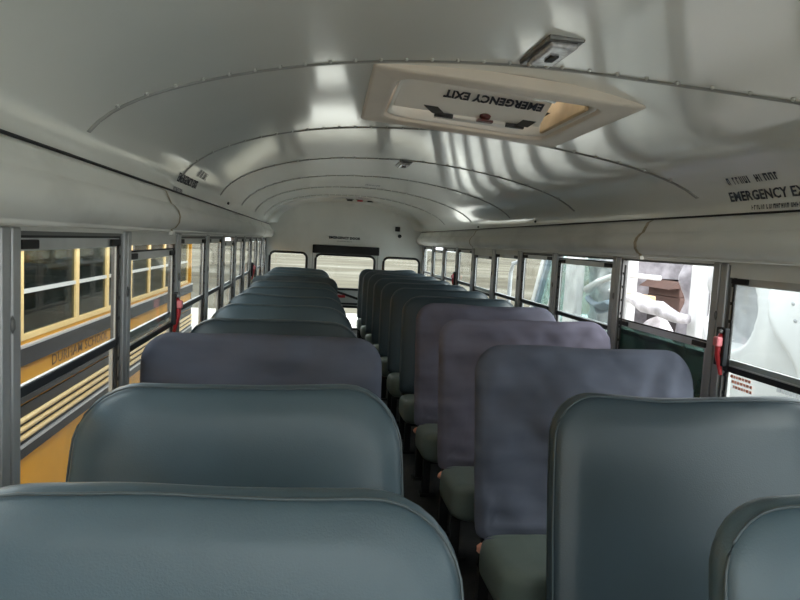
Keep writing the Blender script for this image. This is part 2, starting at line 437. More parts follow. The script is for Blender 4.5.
# door hardware: black latch bar with red lever
MB().tube([(-.18, YR - .03, .675), (-.02, YR - .035, .635), (.22, YR - .03, .56)], .017, 8).build('latch_bar', M['rubber'], door)
MB().box(-.14, .02, YR - .05, YR - .02, .575, .615).build('red_release_lever', M['red'], door, bevel=.008)
MB().box(-.46, .46, YR - .02, YR + .004, .475, .50).build('kick_strip', M['rubber'], door)
MB().box(-.19, -.14, YR - .035, YR + .01, .64, .70).build('latch_bracket', M['steel_black'], door)
for x in (-.4715, .4715):
    MB().box(x - .003, x + .003, YR - .002, YR + .006, .04, 1.31).build('door_gap', M['seam'], door)
pad = MB().box(-.475, .485, YR - .06, YR, 1.205, 1.325).build('header_pad', M['rubber'], bevel=.012)
tag(pad, 'long black padded header bar above the rear emergency door', 'pad')
mb = MB(); mb.box(.705, .775, YR - .02, YR, 1.572, 1.638)
bz = mb.build('buzzer_box', M['rubber'], bevel=.004); tag(bz, 'small square black box high on the rear wall, upper of two', 'box')
kn = MB().prism([(.775 + .027 * math.cos(a * math.pi / 6), 1.505 + .027 * math.sin(a * math.pi / 6)) for a in range(12)], 'y', YR - .02, YR).build('round_plug', M['rubber'])
tag(kn, 'small round black plug on the rear wall just under the square box', 'plug')
# row of warning lamps at the crown of the rear wall
for k, (x, c) in enumerate(((.02, 'rubber'), (.165, 'red'), (.31, 'rubber'))):
    t = empty('marker_lamp', (x, 9.33, 1.985))
    MB().prism([(.04 * math.cos(a * math.pi / 8), .025 * math.sin(a * math.pi / 8)) for a in range(16)], 'z', -.022, .006).build('lamp_lens', M['red' if c == 'red' else 'rubber'], t)
    MB().box(-.055, .055, -.03, .03, -.004, .008).build('lamp_base', M['bezel'], t)
    tag(t, ['leftmost dark marker lamp at the rear end of the ceiling', 'reddish marker lamp between two dark ones at the rear of the ceiling',
            'rightmost dark marker lamp at the rear end of the ceiling'][k], 'lamp')

# front end behind the viewer, with the windscreen
wf = plate_with_holes('wall_front', [(-1.2, -.05), (1.2, -.05), (1.2, 2.04), (-1.2, 2.04)], [rrect(-1.08, 1.08, .55, 1.90, .1)], YF - .06, YF, M['wallp']); struct(wf)
w = empty(f'window_{wn}', (0, 0, 0)); struct(w)
MB().prism(rrect(-1.08, 1.08, .55, 1.90, .1), 'y', YF - .035, YF - .03).build('windscreen_pane', M['pane'], w)

# ------------------------------------------------------------------ lettering
def text_mesh(s, size, bold=.0):
    cu = bpy.data.curves.new('t', 'FONT'); cu.body = s; cu.size = size; cu.offset = bold; cu.resolution_u = 2; cu.space_character = 1.05
    o = bpy.data.objects.new('tmp_text', cu); col.objects.link(o)
    bpy.context.view_layer.update()
    me = bpy.data.meshes.new_from_object(o.evaluated_get(bpy.context.evaluated_depsgraph_get()))
    bpy.data.objects.remove(o)
    xs = [v.co.x for v in me.vertices]; ys_ = [v.co.y for v in me.vertices]
    cx, cy = (min(xs) + max(xs)) / 2, (min(ys_) + max(ys_)) / 2
    for v in me.vertices: v.co.x -= cx; v.co.y -= cy
    return me
def scribble_mesh(w, h, seed, gap=.25):
    """short upright strokes standing for a line of print too small to read"""
    rnd = random.Random(seed); mb = MB(); x = -w / 2
    while x < w / 2 - h * .3:
        cw = h * rnd.uniform(.35, .7)
        mb.box(x, x + cw * .28, -h / 2, h / 2, 0, .0001)
        if rnd.random() < .8: mb.box(x + cw * .28, x + cw * .8, *rnd.choice(((-h / 2, -h / 2 + h * .25), (h / 4, h / 2), (-h * .12, h * .12))), 0, .0001)
        if rnd.random() < .6: mb.box(x + cw * .75, x + cw, -h / 2, h / 2, 0, .0001)
        x += cw + h * gap
        if rnd.random() < .16: x += h * .5
    me = bpy.data.meshes.new('s'); mb.bm.to_mesh(me); mb.bm.free(); return me
def place_mesh(me, name, m, fn, parent):
    for v in me.vertices: v.co = fn(v.co.x, v.co.y)
    me.name = name; me.materials.clear(); me.materials.append(m)
    o = bpy.data.objects.new(name, me); col.objects.link(o)
    md = o.modifiers.new('thickness', 'SOLIDIFY'); md.thickness = .0008; md.offset = 0
    if parent: o.parent = parent
    return o
def shoulder(sd, yc, zc, off=.0025):
    s0 = arc_of_z(zc, sd)
    def fn(u, v):
        # facing the shoulder from the aisle: up is towards the crown, reading left to right
        p = on_ceiling(s0 + (v if sd < 0 else -v), off)
        return Vector((p.x, yc + (u if sd < 0 else -u), p.y))
    return fn
place_mesh(text_mesh('EMERGENCY EXIT', .052, .0012), 'emergency_exit_lettering', M['ink_worn'], shoulder(1, 2.115, 1.640), ceiling)
place_mesh(scribble_mesh(.27, .030, 4), 'small_print_line', M['ink_worn'], shoulder(1, 2.17, 1.695), ceiling)
place_mesh(scribble_mesh(.36, .016, 5), 'small_print_line', M['ink_worn'], shoulder(1, 2.04, 1.597), ceiling)
place_mesh(text_mesh('EMERGENCY EXIT', .058, .0012), 'emergency_exit_lettering', M['ink'], shoulder(-1, 3.33, 1.648), ceiling)
place_mesh(scribble_mesh(.20, .024, 6), 'small_print_line', M['ink_soft'], shoulder(-1, 3.15, 1.592), ceiling)
place_mesh(scribble_mesh(.26, .040, 7), 'small_print_line', M['ink_soft'], shoulder(-1, 3.58, 1.708), ceiling)
place_mesh(text_mesh('EMERGENCY DOOR', .048, .0022), 'emergency_door_lettering', M['ink'], lambda u, v: Vector((-.02 + u, YR - .002, 1.437 + v)), wb)
place_mesh(scribble_mesh(.22, .010, 8), 'small_print_line', M['ink'], lambda u, v: Vector((-.02 + u, YR - .002, 1.388 + v)), wb)
sc_ = arc_of_x(.14)
place_mesh(scribble_mesh(.20, .05, 9), 'small_print_line', M['ink'], lambda u, v: Vector((.14 + u, 6.84 + v * 3, on_ceiling(sc_ + u, .003).y)), ceiling)
place_mesh(scribble_mesh(.14, .04, 10), 'small_print_line', M['ink'], lambda u, v: Vector((.18 + u, 8.9 + v * 3, on_ceiling(sc_ + .04 + u, .003).y)), ceiling)

# ------------------------------------------------------------------ roof hatch
hat = empty('roof_hatch', ((HX0 + HX1) / 2 + .005, (HY0 + HY1) / 2 + .01, 1.957)); hat.rotation_euler.y = math.radians(4.2); hat.rotation_euler.z = -.03
tag(hat, 'beige framed roof escape hatch in the ceiling, lid lettered EMERGENCY EXIT upside down', 'hatch')
hx, hy = (HX1 - HX0) / 2, (HY1 - HY0) / 2
def rr(ax, ay, r, z, n=6): return [(x, y, z) for x, y in rrect(-ax, ax, -ay, ay, r, n)]
# flange: a flat rounded-square frame that turns up into the opening
mb = MB().ring([rr(hx + .092, hy + .095, .02, .030), rr(hx + .092, hy + .095, .02, -.008), rr(hx + .082, hy + .085, .025, -.014), rr(hx + .012, hy + .012, .09, -.014),
                rr(hx - .004, hy - .002, .10, -.008), rr(hx - .012, hy - .008, .10, .02), rr(hx - .012, hy - .008, .10, .13)])
mb.build('hatch_frame', M['hatch'], hat, smooth=False, bevel=.003)
for p in hat.children[0].data.polygons: p.use_smooth = True
mb = MB().ring([rr(hx - .016, hy - .012, .10, .004), rr(hx - .03, hy - .026, .10, .006), rr(hx - .034, hy - .03, .10, .125)])
mb.build('liner', M['hatch_lid'], hat, smooth=True)
LY0, LZ0, LY1, LZ1 = -.12, .125, .13, .0       # the lid hangs tilted, its underside facing the front of the bus
mb = MB().ring([rr(hx + .02, hy + .02, .10, .125), rr(hx + .02, hy + .02, .10, .14), rr(hx - .10, hy - .10, .08, .19), rr(.02, .02, .01, .195)], cap1=True)
mb.build('outer_dome', M['dome_skin'], hat, smooth=True)  # translucent cover added so daylight brightens the hatch interior
lid = MB().prism([(LY0, LZ0), (LY1, LZ1), (LY1 + .02, LZ1 + .012), (LY0 + .02, LZ0 + .012)], 'x', -hx + .03, hx - .10).build('hatch_lid', M['hatch_lid'], hat, bevel=.006)
ld = Vector((0, LY1 - LY0, LZ1 - LZ0)).normalized()
place_mesh(text_mesh('EMERGENCY EXIT', .050, .0022), 'hatch_lettering', M['ink'], lambda u, v: Vector((.045 - u, (LY0 + LY1) / 2 - .010, (LZ0 + LZ1) / 2 - .0)) + ld * (v * 1.25 + .012) + Vector((0, -.0035, -.004)), hat)
MB().box(-.17, .22, .13, .20, -.012, .012).build('lever_housing', M['hatch_lid'], hat, bevel=.006)
for x0, x1 in ((-.225, -.155), (.245, .195)):
    d_ = .022 if x1 > x0 else -.022
    MB().prism([(x0 - d_ * 3.4, .062), (x0 - d_ * .4, .062), (x1 + d_, -.012), (x1 - d_ * 1.6, -.012)], 'y', .098, .106).build('support_arm', M['rubber'], hat).rotation_euler.x = 0
    MB().box(*sorted((x1 - d_, x1 + 2.6 * d_)), .115, .135, -.018, -.002).build('arm_foot', M['rubber'], hat)
mb = MB(); mb.blob((.040, .112, .012), .026, 2, scale=(1, .7, .9)); mb.box(.008, .075, .10, .13, -.016, -.006)
mb.build('red_release_handle', M['red_dark'], hat, smooth=False)
MB().box(hx - .055, hx - .036, -.27, .27, .004, .115).build('side_foam', M['hatch_tan'], hat, bevel=.006)
MB().box(-.12, .19, .122, .128, .012, .034).build('lever_slot', M['hatch_tan'], hat)
MB().box(.10, .18, -hy - .012, -hy + .006, -.019, -.010).build('frame_clip', M['white'], hat, bevel=.003)

# ------------------------------------------------------------------ dome lamps
def dome(x, y, lx, ly, label):
    t = empty('dome_lamp', (x, y, 1.994)); tag(t, label, 'lamp', 'dome lamps on the ceiling')
    MB().box(-lx, lx, -ly, ly, -.016, .01).build('bezel', M['bezel'], t, bevel=.006)
    MB().box(-lx * .78, lx * .78, -ly * .86, ly * .55, -.03, -.012).build('lens', M['lens'], t, bevel=.008)
    for q in (-1, 1):
        MB().blob((lx * .55 * q, ly * .75, -.02), .010, 1).build('screw', M['rivet'], t, smooth=True)
    MB().box(-.012, .012, -ly * .3, ly * .1, -.036, -.028).build('switch', M['rubber'], t)
dome(.185, 1.90, .052, .135, 'rectangular dome lamp on the ceiling in front of the roof hatch, nearest one')
dome(.16, 4.83, .045, .14, 'small rectangular dome lamp on the ceiling beyond the roof hatch')

# ------------------------------------------------------------------ red emergency window handles
def red_handle(x, y, z, sd, label):
    t = empty('emergency_handle', (x, y, z)); tag(t, label, 'handle', 'red window release handles')
    MB().box(*sorted((0, -sd * .02)), -.028, .03, -.065, .085).build('backing_plate', M['rubrail'], t, bevel=.004)
    MB().tube([(-sd * .018, -.004, .06), (-sd * .028, -.004, .03), (-sd * .026, -.002, -.02), (-sd * .018, -.006, -.06), (-sd * .010, -.008, -.10)], [.010, .013, .011, .010, .007], 8).build('red_lever', M['red'], t, smooth=True)
    MB().box(*sorted((-sd * .02, -sd * .046)), -.022, .008, .012, .05).build('pink_grip', M['pink'], t, bevel=.006)
    MB().blob((-sd * .022, -.006, .07), .011, 1).build('bolt', M['tube'], t, smooth=True)
red_handle(1.125, 2.325, 1.055, 1, 'red release handle on the right pillar beside the nearest right window')
red_handle(1.125, SEAMS[3], 1.03, 1, 'small red release handle on a far right window pillar')
red_handle(-1.125, 3.16, 1.03, -1, 'red release handle on the left pillar behind the covered left seat')
red_handle(-1.125, SEAMS[3] , 1.03, -1, 'small red release handle on a far left window pillar')

# ------------------------------------------------------------------ seats
def outline(w, z0, z1, rt, taper, n=8):
    """front outline of a backrest, x 0..w, rounded top corners, slightly tapered sides"""
    P = []
    r0 = .03
    for k in range(4): a = math.radians(270 + 90 * k / 3); P.append((w - r0 + r0 * math.cos(a), z0 + r0 + r0 * math.sin(a)))
    for k in range(1, 8): t = k / 8; P.append((w - taper * t ** 2, z0 + r0 + (z1 - rt - z0 - r0) * t))
    for k in range(n + 1): a = math.radians(90 * k / n); P.append((w - taper - rt + rt * math.cos(a), z1 - rt + rt * math.sin(a)))
    m = 14
    for k in range(1, m): t = k / m; P.append((w - taper - rt + t * (2 * rt + 2 * taper - w), z1))
    for k in range(n + 1): a = math.radians(90 + 90 * k / n); P.append((taper + rt + rt * math.cos(a), z1 - rt + rt * math.sin(a)))
    for k in range(1, 8): t = 1 - k / 8; P.append((taper * t ** 2, z0 + r0 + (z1 - rt - z0 - r0) * t))
    for k in range(4): a = math.radians(180 + 90 * k / 3); P.append((r0 + r0 * math.cos(a), z0 + r0 + r0 * math.sin(a)))
    for k in range(1, m): t = k / m; P.append((r0 + (w - 2 * r0) * t, z0))
    return P
ZM = .75
def lean(z): return (z - ZM) * .235
def slab(mb, P, th, bulge, disp, grow=0., round_r=None):
    xs = [p[0] for p in P]; zs = [p[1] for p in P]
    cx, cz = (min(xs) + max(xs)) / 2, (min(zs) + max(zs)) / 2; hx_, hz_ = (max(xs) - min(xs)) / 2, (max(zs) - min(zs)) / 2
    hm = min(hx_, hz_)
    def ring_at(ins, y):
        L = []
        kx, kz = 1 - ins / hx_, 1 - ins / hz_
        for x, z in P:
            X, Z = cx + (x - cx) * kx, cz + (z - cz) * kz
            L.append((X, Z, y))
        return L
    r = th / 2 if round_r is None else round_r
    rings = []
    for ins in (hm * .97, hm * .85, hm * .7, hm * .55, hm * .42, hm * .32, .055 + r * .6, .035 + r * .5):
        d = min(1, ins / (hm * .5)); rings.append(ring_at(ins, -bulge * (1 - (1 - d) ** 2)))
    for k in range(0, 9):
        a = math.radians(-90 + 180 * k / 8); ry = r
        y = th / 2 + (th / 2) * math.sin(a); ins = r * (1 - math.cos(a)) - grow
        rings.append(ring_at(ins, y))
    for ins in (.05 + r * .5, hm * .3, hm * .6, hm * .97): rings.append(ring_at(ins, th + .004 * min(1, ins / .1)))
    loops = []
    for R_ in rings:
        L = []
        for (x, z, y) in R_:
            dx, dy, dz = disp(x, y, z)
            L.append((x + dx, y + dy + lean(z), z + dz))
        loops.append(L)
    return mb.ring(loops, True, True)

def make_seat(side, row, ypos, x_aisle, x_wall, kind, ztop, label, group):
    w = abs(x_wall - x_aisle)
    t = empty('bus_seat', (x_aisle, ypos, 0)); tag(t, label, 'seat', group)
    fx = 1 if side > 0 else -1
    seed = row * 3.7 + (50 if side < 0 else 0)
    def sx(P): return [(fx * x, z) for x, z in P]
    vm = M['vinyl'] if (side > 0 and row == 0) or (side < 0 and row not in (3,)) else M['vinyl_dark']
    covered = kind.startswith('cover')
    def dv(x, y, z):
        n1 = noise.noise(Vector((x * 2.2, z * 2.6, seed))); n2 = noise.noise(Vector((x * 5, y * 9, seed + 9)))
        top = max(0, (z - .72) / .3)
        return (.006 * n2 * top, .010 * n1 + (.034 if covered else 0), (.016 * noise.noise(Vector((x * 2.6, seed, 2.2))) + .007 * n2) * top ** 2)
    zb = ztop - (.035 if covered else 0)
    P = outline(w, .345, zb, .125 if side > 0 or covered else .165, .012 if not covered else .02)
    mb = MB(); slab(mb, sx(P), .078 if not covered else .03, .014 if not covered else .002, dv)
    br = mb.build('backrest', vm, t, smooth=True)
    if not covered:
        # sewn piping round the front edge
        def pipe(ins, y):
            xs = [p[0] for p in P]; zs = [p[1] for p in P]
            cx, cz = (min(xs) + max(xs)) / 2, (min(zs) + max(zs)) / 2; hx_, hz_ = (max(xs) - min(xs)) / 2, (max(zs) - min(zs)) / 2
            pts = []
            for x, z in P[6:-17]:
                X, Z = fx * (cx + (x - cx) * (1 - ins / hx_)), cz + (z - cz) * (1 - ins / hz_)
                dx, dy, dz = dv(X, y, Z); pts.append((X + dx, y + dy + lean(Z), Z + dz))
            return pts
        MB().tube(pipe(.004, .012), .0028, 6).build('piping', M['piping'], t, smooth=True)
    else:
        m = M[kind]
        rnd = random.Random(int(seed * 10))
        a1, a2 = rnd.uniform(-.9, -.3), rnd.uniform(.2, 1.2)
        def dc(x, y, z):
            top = max(0., min(1., (z - .35) / .65))
            u = x * math.cos(a1) + z * math.sin(a1); v_ = x * math.cos(a2) + z * math.sin(a2)
            f1 = noise.noise(Vector((u * 13, v_ * 2.0, seed))); f2 = noise.noise(Vector((x * 2.0, z * 16, seed + 3)))
            f3 = noise.noise(Vector((x * 1.5, z * 1.5, seed + 5)))
            low = max(0, 1 - abs(z - .52) / .2)
            return (0, .020 * f1 * top + .016 * f2 * (low + .2) + .014 * f3 + (-.012 if z < .4 else 0), .010 * noise.noise(Vector((x * 3.1, seed, 1))) * top ** 3)
        PC = outline(w + .016, .325, ztop, .11, .0)
        PC = [(x - .008, z) for x, z in PC]
        # a finer, evenly subdivided front for the creases
        mb = MB(); slab(mb, sx(PC), .086, .008, dc, grow=0, round_r=.034)
        for f in range(1): bmesh.ops.subdivide_edges(mb.bm, edges=mb.bm.edges[:], cuts=1, use_grid_fill=True, smooth=0)
        for v in mb.bm.verts:
            if v.co.y - lean(v.co.z) < .03:
                u = v.co.x * .8 + v.co.z * .6
                v.co.y += .007 * (1 - 2 * abs(noise.noise(Vector((u * 11, (v.co.x - v.co.z) * 2.2, seed + 11)))))
        sc = mb.build('seat_cover', m, t, smooth=True)
        mb = MB(); mb.box(*sorted((fx * .01, fx * (w - .01))), lean(.345) - .030, lean(.345) - .022, .332, .352); mb.build('cover_hem', m, sc, bevel=.003)
    # cushion (front towards the viewer)
    cd, cz0 = .40, .345
    mb = MB(); loops = []
    def crr(ins, z):
        L = []
        for x, y in rrect(ins - .012, w - .01 - ins, -cd + ins, .0 - ins * .3, max(.09 - ins, .02), 6):
            s_ = -y / cd
            L.append((fx * x, y + lean(.38) + .015, z + .045 * s_ ** 1.3 * (1 if z > .27 else .2) + .004 * noise.noise(Vector((x * 4, y * 5, seed)))))
        return L
    for ins, z in ((.02, .225), (.004, .235), (0, .255), (0, .31), (.006, .332), (.022, .345), (.06, .350), (.14, .352)): loops.append(crr(ins, z))
    mb.ring(loops, True, True)
    mb.build('seat_cushion', M['vinyl_green'], t, smooth=True)
    # exposed salmon foam at the aisle corner where back and cushion meet
    if row in (1, 2, 3, 4) and side > 0:
        MB().blob((fx * .012, lean(.33) - .028, .315), .026, 2, .3, row, scale=(1.3, .8, .8)).build('salmon_foam_corner', M['foam'], t, smooth=True)
    # steel frame and legs
    mb = MB()
    for y in (-.33, -.08): mb.tube([(fx * .03, y, .20), (fx * (w + .03 if side > 0 else w + .03), y, .20)], .014, 8)
    mb.tube([(fx * .03, -.34, .20), (fx * .03, -.02, .20), (fx * .03, lean(.34) + .045, .30), (fx * .03, lean(.5) + .045, .48)], .014, 8)
    mb.build('seat_frame', M['steel_black'], t, smooth=True)
    for y in (-.30, -.05):
        mb = MB(); mb.box(*sorted((fx * .015, fx * .055)), y - .018, y + .018, .012, .20); mb.box(*sorted((fx * 0, fx * .085)), y - .04, y + .04, 0, .014)
        mb.build('leg', M['steel_black'], t)
    mb = MB(); mb.box(*sorted((fx * (w - .06), fx * (w - .02))), -.34, -.06, 0, .20); mb.build('wall_side_leg', M['steel_black'], t)
    if side < 0 and row == 1:
        mb = MB(); mb.tube([(.035, .44, .50), (.06, .40, .46), (.075, .30, .30), (.09, .22, .12), (.09, .22, .02)], .012, 8)
        mb.blob((.03, .44, .505), .035, 2, scale=(1.2, .8, .6))
        mb.build('belt_stalk', M['tube'], t, smooth=True)
    return t

ORD = ['first', 'second', 'third', 'fourth', 'fifth', 'sixth', 'seventh', 'eighth', 'ninth', 'tenth', 'eleventh', 'twelfth']
for k in range(12):
    kind = {2: 'cover_blue', 3: 'cover_purple', 4: 'cover_purple'}.get(k, 'vinyl')
    lab = {0: 'grey-green vinyl seat cut off by the lower right corner of the photo',
           1: 'bare grey-green vinyl seat in the right row, in front of the blue-grey covered seat',
           2: 'right-hand seat in a wrinkled blue-grey fabric cover, nearest of the covered ones',
           3: 'right-hand seat in a mauve-grey cover, directly behind the blue-grey covered seat',
           4: 'right-hand seat in a mauve-grey cover, farthest of the three covered right seats',
           5: 'dark vinyl seat in the right row, directly behind the last mauve-covered seat',
           11: 'rearmost dark vinyl seat in the right row, beside the emergency door'}.get(k, f'dark vinyl seat in the right row, {ORD[k]} row counting from the camera')
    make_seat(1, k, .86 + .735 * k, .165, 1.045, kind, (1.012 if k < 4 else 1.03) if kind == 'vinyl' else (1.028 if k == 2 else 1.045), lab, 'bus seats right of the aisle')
for k in range(12):
    kind = {2: 'cover_blue', 8: 'cover_teal'}.get(k, 'vinyl')
    lab = {0: 'large grey-green vinyl seat nearest the camera at the lower left',
           1: 'grey-green vinyl seat with rounded top, second row on the left',
           2: 'left-hand seat in a blue-grey fabric cover, nearer of the two covered left seats',
           3: 'grey vinyl seat in the left row, directly behind the near covered seat',
           8: 'far left seat in a creased dark teal cover, fourth from the rear wall',
           11: 'rearmost vinyl seat in the left row, under the small left rear window'}.get(k, f'grey-green vinyl seat in the left row, {ORD[k]} row counting from the camera')
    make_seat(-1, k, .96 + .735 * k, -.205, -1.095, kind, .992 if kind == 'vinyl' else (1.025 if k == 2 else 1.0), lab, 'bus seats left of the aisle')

# ------------------------------------------------------------------ outside ground
GZ = -.95
g = MB().box(-150, 150, -80, 260, GZ - .5, GZ).build('ground', M['ground']); struct(g)
g2 = MB().box(-14, 14, -20, 21, GZ - .2, GZ + .004).build('ground_lot', M['lot']); struct(g2)  # unseen pale ground added to bounce light onto the ceiling

# ------------------------------------------------------------------ the yellow bus parked alongside
OX = -2.06
bus = empty('school_bus', (OX, 4.0, GZ)); tag(bus, 'yellow school bus with cream window frames and black rub rails, parked alongside on the left', 'bus')
def B_(mb, name, m, parent=bus, **kw):
    for v in mb.bm.verts: v.co -= Vector((OX, 4.0, GZ))
    return mb.build(name, m, parent, **kw)
BY0, BY1 = -4.5, 8.95; BW = 2.2
mb = MB()
for xa in (OX, OX - BW):
    x0, x1 = (xa - .04, xa) if xa == OX else (xa, xa + .04)
    mb.box(x0, x1, BY0, BY1, -.45, .752); mb.box(x0, x1, BY0, BY1, 1.285, 1.62)
mb.box(OX - BW, OX, BY1 - .04, BY1, -.45, 1.62); mb.box(OX - BW, OX, BY0, BY0 + .04, -.45, 1.62)
mb.box(OX - BW, OX, BY0, BY1, -.5, -.45)
B_(mb, 'body', M['yellow'])
rp = [(OX - BW / 2 + math.cos(math.radians(a)) * BW / 2, 1.6 + .33 * math.sin(math.radians(a))) for a in range(0, 181, 12)]
B_(MB().prism(rp, 'y', BY0, BY1), 'roof', M['yellow'], smooth=False)
B_(MB().box(OX - BW + .04, OX - .04, BY0 + .04, BY1 - .04, -.1, -.06), 'bus_floor', M['bus_dark'])
for k in range(14):
    for x0 in (OX - .95, OX - 2.05):
        B_(MB().box(x0, x0 + .80, BY0 + .9 + .85 * k, BY0 + 1.0 + .85 * k, -.06, .98), 'bus_seat_back', M['bus_dark'], bevel=.05)
posts = [3.80 - .87 * k for k in range(8, 0, -1)] + [3.80, 4.67, 5.335, 6.0, 6.665, 7.335, 8.0, 8.67]
for xa, far in ((OX, 0), (OX - BW, 1)):
    for a, b in zip(posts, posts[1:]):
        if b < 1.5 and not far: pass
        x0, x1 = (xa - .03, xa + .006) if not far else (xa - .006, xa + .03)
        mb = MB()
        mb.box(x0, x1, a, a + .030, .752, 1.285); mb.box(x0, x1, b - .030, b, .752, 1.285)
        mb.box(x0, x1, a + .03, b - .03, .752, .785); mb.box(x0, x1, a + .03, b - .03, 1.262, 1.285)
        wf_ = B_(mb, 'bus_window_frame', M['cream'])
        mb = MB().box(xa - .02, xa - .008, a + .03, b - .03, .785, 1.262) if not far else MB().box(xa + .008, xa + .02, a + .03, b - .03, .785, 1.262)
        B_(mb, 'bus_window_pane', M['pane_tint'], bus).parent = wf_
        if not far:
            B_(MB().box(xa - .008, xa + .004, a + .03, b - .03, 1.013, 1.037), 'sash_bar', M['white'], bus).parent = wf_
for z0, z1 in ((.615, .728), (.405, .482), (.09, .165)):
    r_ = B_(MB().box(OX, OX + .022, BY0, BY1, z0, z1 - .008), 'rub_rail', M['rubrail'], bevel=.004)
    e_ = B_(MB().box(OX, OX + .024, BY0, BY1, z1 - .014 if z0 != .405 else z1 - .028, z1), 'rail_edge', M['rubedge']); e_.parent = r_
B_(MB().box(OX, OX + .008, BY0, BY1, .165, .385), 'rib_backing', M['rubrail'])
for z in (.305, .255, .205):
    B_(MB().tube([(OX + .010, BY0, z), (OX + .010, BY1, z)], .016, 8), 'rib', M['cream'], smooth=True)
me = text_mesh('DURHAM SCHOOL', .092, .001)
o = place_mesh(me, 'school_lettering', M['ink_brown'], lambda u, v: Vector((OX + .003, 4.80 + u * 1.38, .566 + v)) - Vector((OX, 4.0, GZ)), bus)
for y in (-2.6, 6.3):
    for x in (OX - .35, OX - BW + .35):
        w_ = B_(MB().prism([(y + .48 * math.cos(a * math.pi / 14), GZ + .48 + .48 * math.sin(a * math.pi / 14)) for a in range(28)], 'x', x - .14, x + .14), 'wheel', M['tyre'])
        B_(MB().prism([(y + .24 * math.cos(a * math.pi / 10), GZ + .48 + .24 * math.sin(a * math.pi / 10)) for a in range(20)], 'x', x - .15, x + .15), 'hub', M['alu']).parent = w_

# ------------------------------------------------------------------ wrecked white truck on the right
TX = 2.2
trk = empty('wrecked_truck', (TX + .9, 5.4, GZ)); tag(trk, 'wrecked white truck with teal cab glass and torn open side, parked to the right', 'truck')
def T_(mb, name, m, parent=trk, **kw):
    for v in mb.bm.verts: v.co -= Vector((TX + .9, 5.4, GZ))
    o_ = mb.build(name, m, trk, **kw)
    if parent is not trk: o_.parent = parent
    return o_
T_(MB().box(TX, TX + 1.8, 2.2, 7.95, -.25, .62), 'lower_body', M['white'], bevel=.05)
T_(MB().prism([(7.05, 1.62), (7.62, .60), (7.72, .60), (7.17, 1.66)], 'x', TX - .02, TX + .10), 'windscreen_pillar', M['white'], bevel=.02)
T_(MB().prism([(6.98, 1.60), (7.53, .62), (7.61, .62), (7.06, 1.60)], 'x', TX - .005, TX + .04), 'pillar_seal', M['blue_cloth'])
T_(MB().prism([(7.05, 1.62), (7.62, .60), (7.72, .60), (7.17, 1.66)], 'x', TX + 1.70, TX + 1.80), 'windscreen_pillar', M['white'], bevel=.02)
T_(MB().prism([(7.115, 1.60), (7.66, .62), (7.675, .62), (7.13, 1.60)], 'x', TX + .10, TX + 1.70), 'windscreen', M['pane_teal'])
T_(MB().prism([(6.62, .62), (7.60, .62), (7.06, 1.56), (6.62, 1.56)], 'x', TX + .03, TX + .036), 'door_glass', M['pane_teal'])
T_(MB().box(TX - .01, TX + .09, 6.33, 6.62, .55, 1.66), 'rear_cab_pillar', M['white'], bevel=.02)
T_(MB().box(TX, TX + 1.8, 5.55, 7.12, 1.62, 1.74), 'cab_roof', M['white'], bevel=.04)
T_(MB().tube([(TX - .05, 6.66, 1.12), (TX - .08, 6.72, .98), (TX - .06, 6.95, .66)], [.018, .03, .024], 8), 'wiper_arm', M['white'], smooth=True)
T_(MB().tube([(TX - .06, 8.05, 1.25), (TX - .09, 8.17, 1.22), (TX - .1, 8.22, 1.1), (TX - .1, 8.24, .5), (TX, 7.95, .5)], .028, 8), 'mirror_arm', M['fibre_grey'], smooth=True)
# torn inner panel behind the cab
mb = MB(); rows = []
for i in range(31):
    z = .45 + 1.15 * i / 30; r_ = []
    for k in range(31):
        y = 5.93 + .80 * k / 30
        d_ = .10 * noise.noise(Vector((y * 3.1, z * 3.7, 1.3))) + .05 * noise.noise(Vector((y * 8, z * 8, 4.1)))
        r_.append((TX + .28 + d_, y, z))
    rows.append(r_)
mb.grid(rows); T_(mb, 'torn_inner_panel', M['torn'], smooth=True, solid=.01)
T_(MB().tube([(TX + .08, 6.22, 1.04), (TX + .05, 5.95, 1.13), (TX + .02, 5.55, 1.21)], [.045, .03, .028], 10), 'white_strut', M['white'], smooth=True)
mb = MB(); rows = []
for i in range(13):
    r_ = []
    for k in range(19):
        y = 5.55 + .62 * k / 18; z = .90 + .05 * math.sin(k / 3.) - .10 * i / 12 + .10 * (k / 18)
        r_.append((TX + .10 - .05 * math.sin(i * .5) + .03 * noise.noise(Vector((y * 9, z * 9, 2))), y, z))
    rows.append(r_)
mb.grid(rows); T_(mb, 'hanging_cloth', M['blue_cloth'], smooth=True, solid=.008)
# stripped cargo frame
for y0, y1, m in ((5.24, 5.40, 'white'), (5.42, 5.45, 'wood'), (4.21, 4.32, 'white'), (4.00, 4.08, 'white')):
    T_(MB().box(TX, TX + .09, y0, y1, .55, 1.80), 'frame_upright', M[m], bevel=.012)
T_(MB().box(TX, TX + .08, 4.0, 5.45, 1.62, 1.72), 'frame_rail', M['white'], bevel=.01)
T_(MB().box(TX, TX + .08, 4.9, 5.42, 1.035, 1.085), 'frame_rail', M['wood'], bevel=.01)
T_(MB().box(TX + .01, TX + .07, 4.82, 5.26, 1.215, 1.255), 'frame_rail', M['white'], bevel=.01)
T_(MB().box(TX + 1.6, TX + 1.7, 3.9, 5.5, .6, 1.8), 'far_wall', M['white'])
T_(MB().box(TX + .26, TX + 1.75, 5.88, 5.92, .6, 1.64), 'cab_bulkhead', M['grey_wrap'])
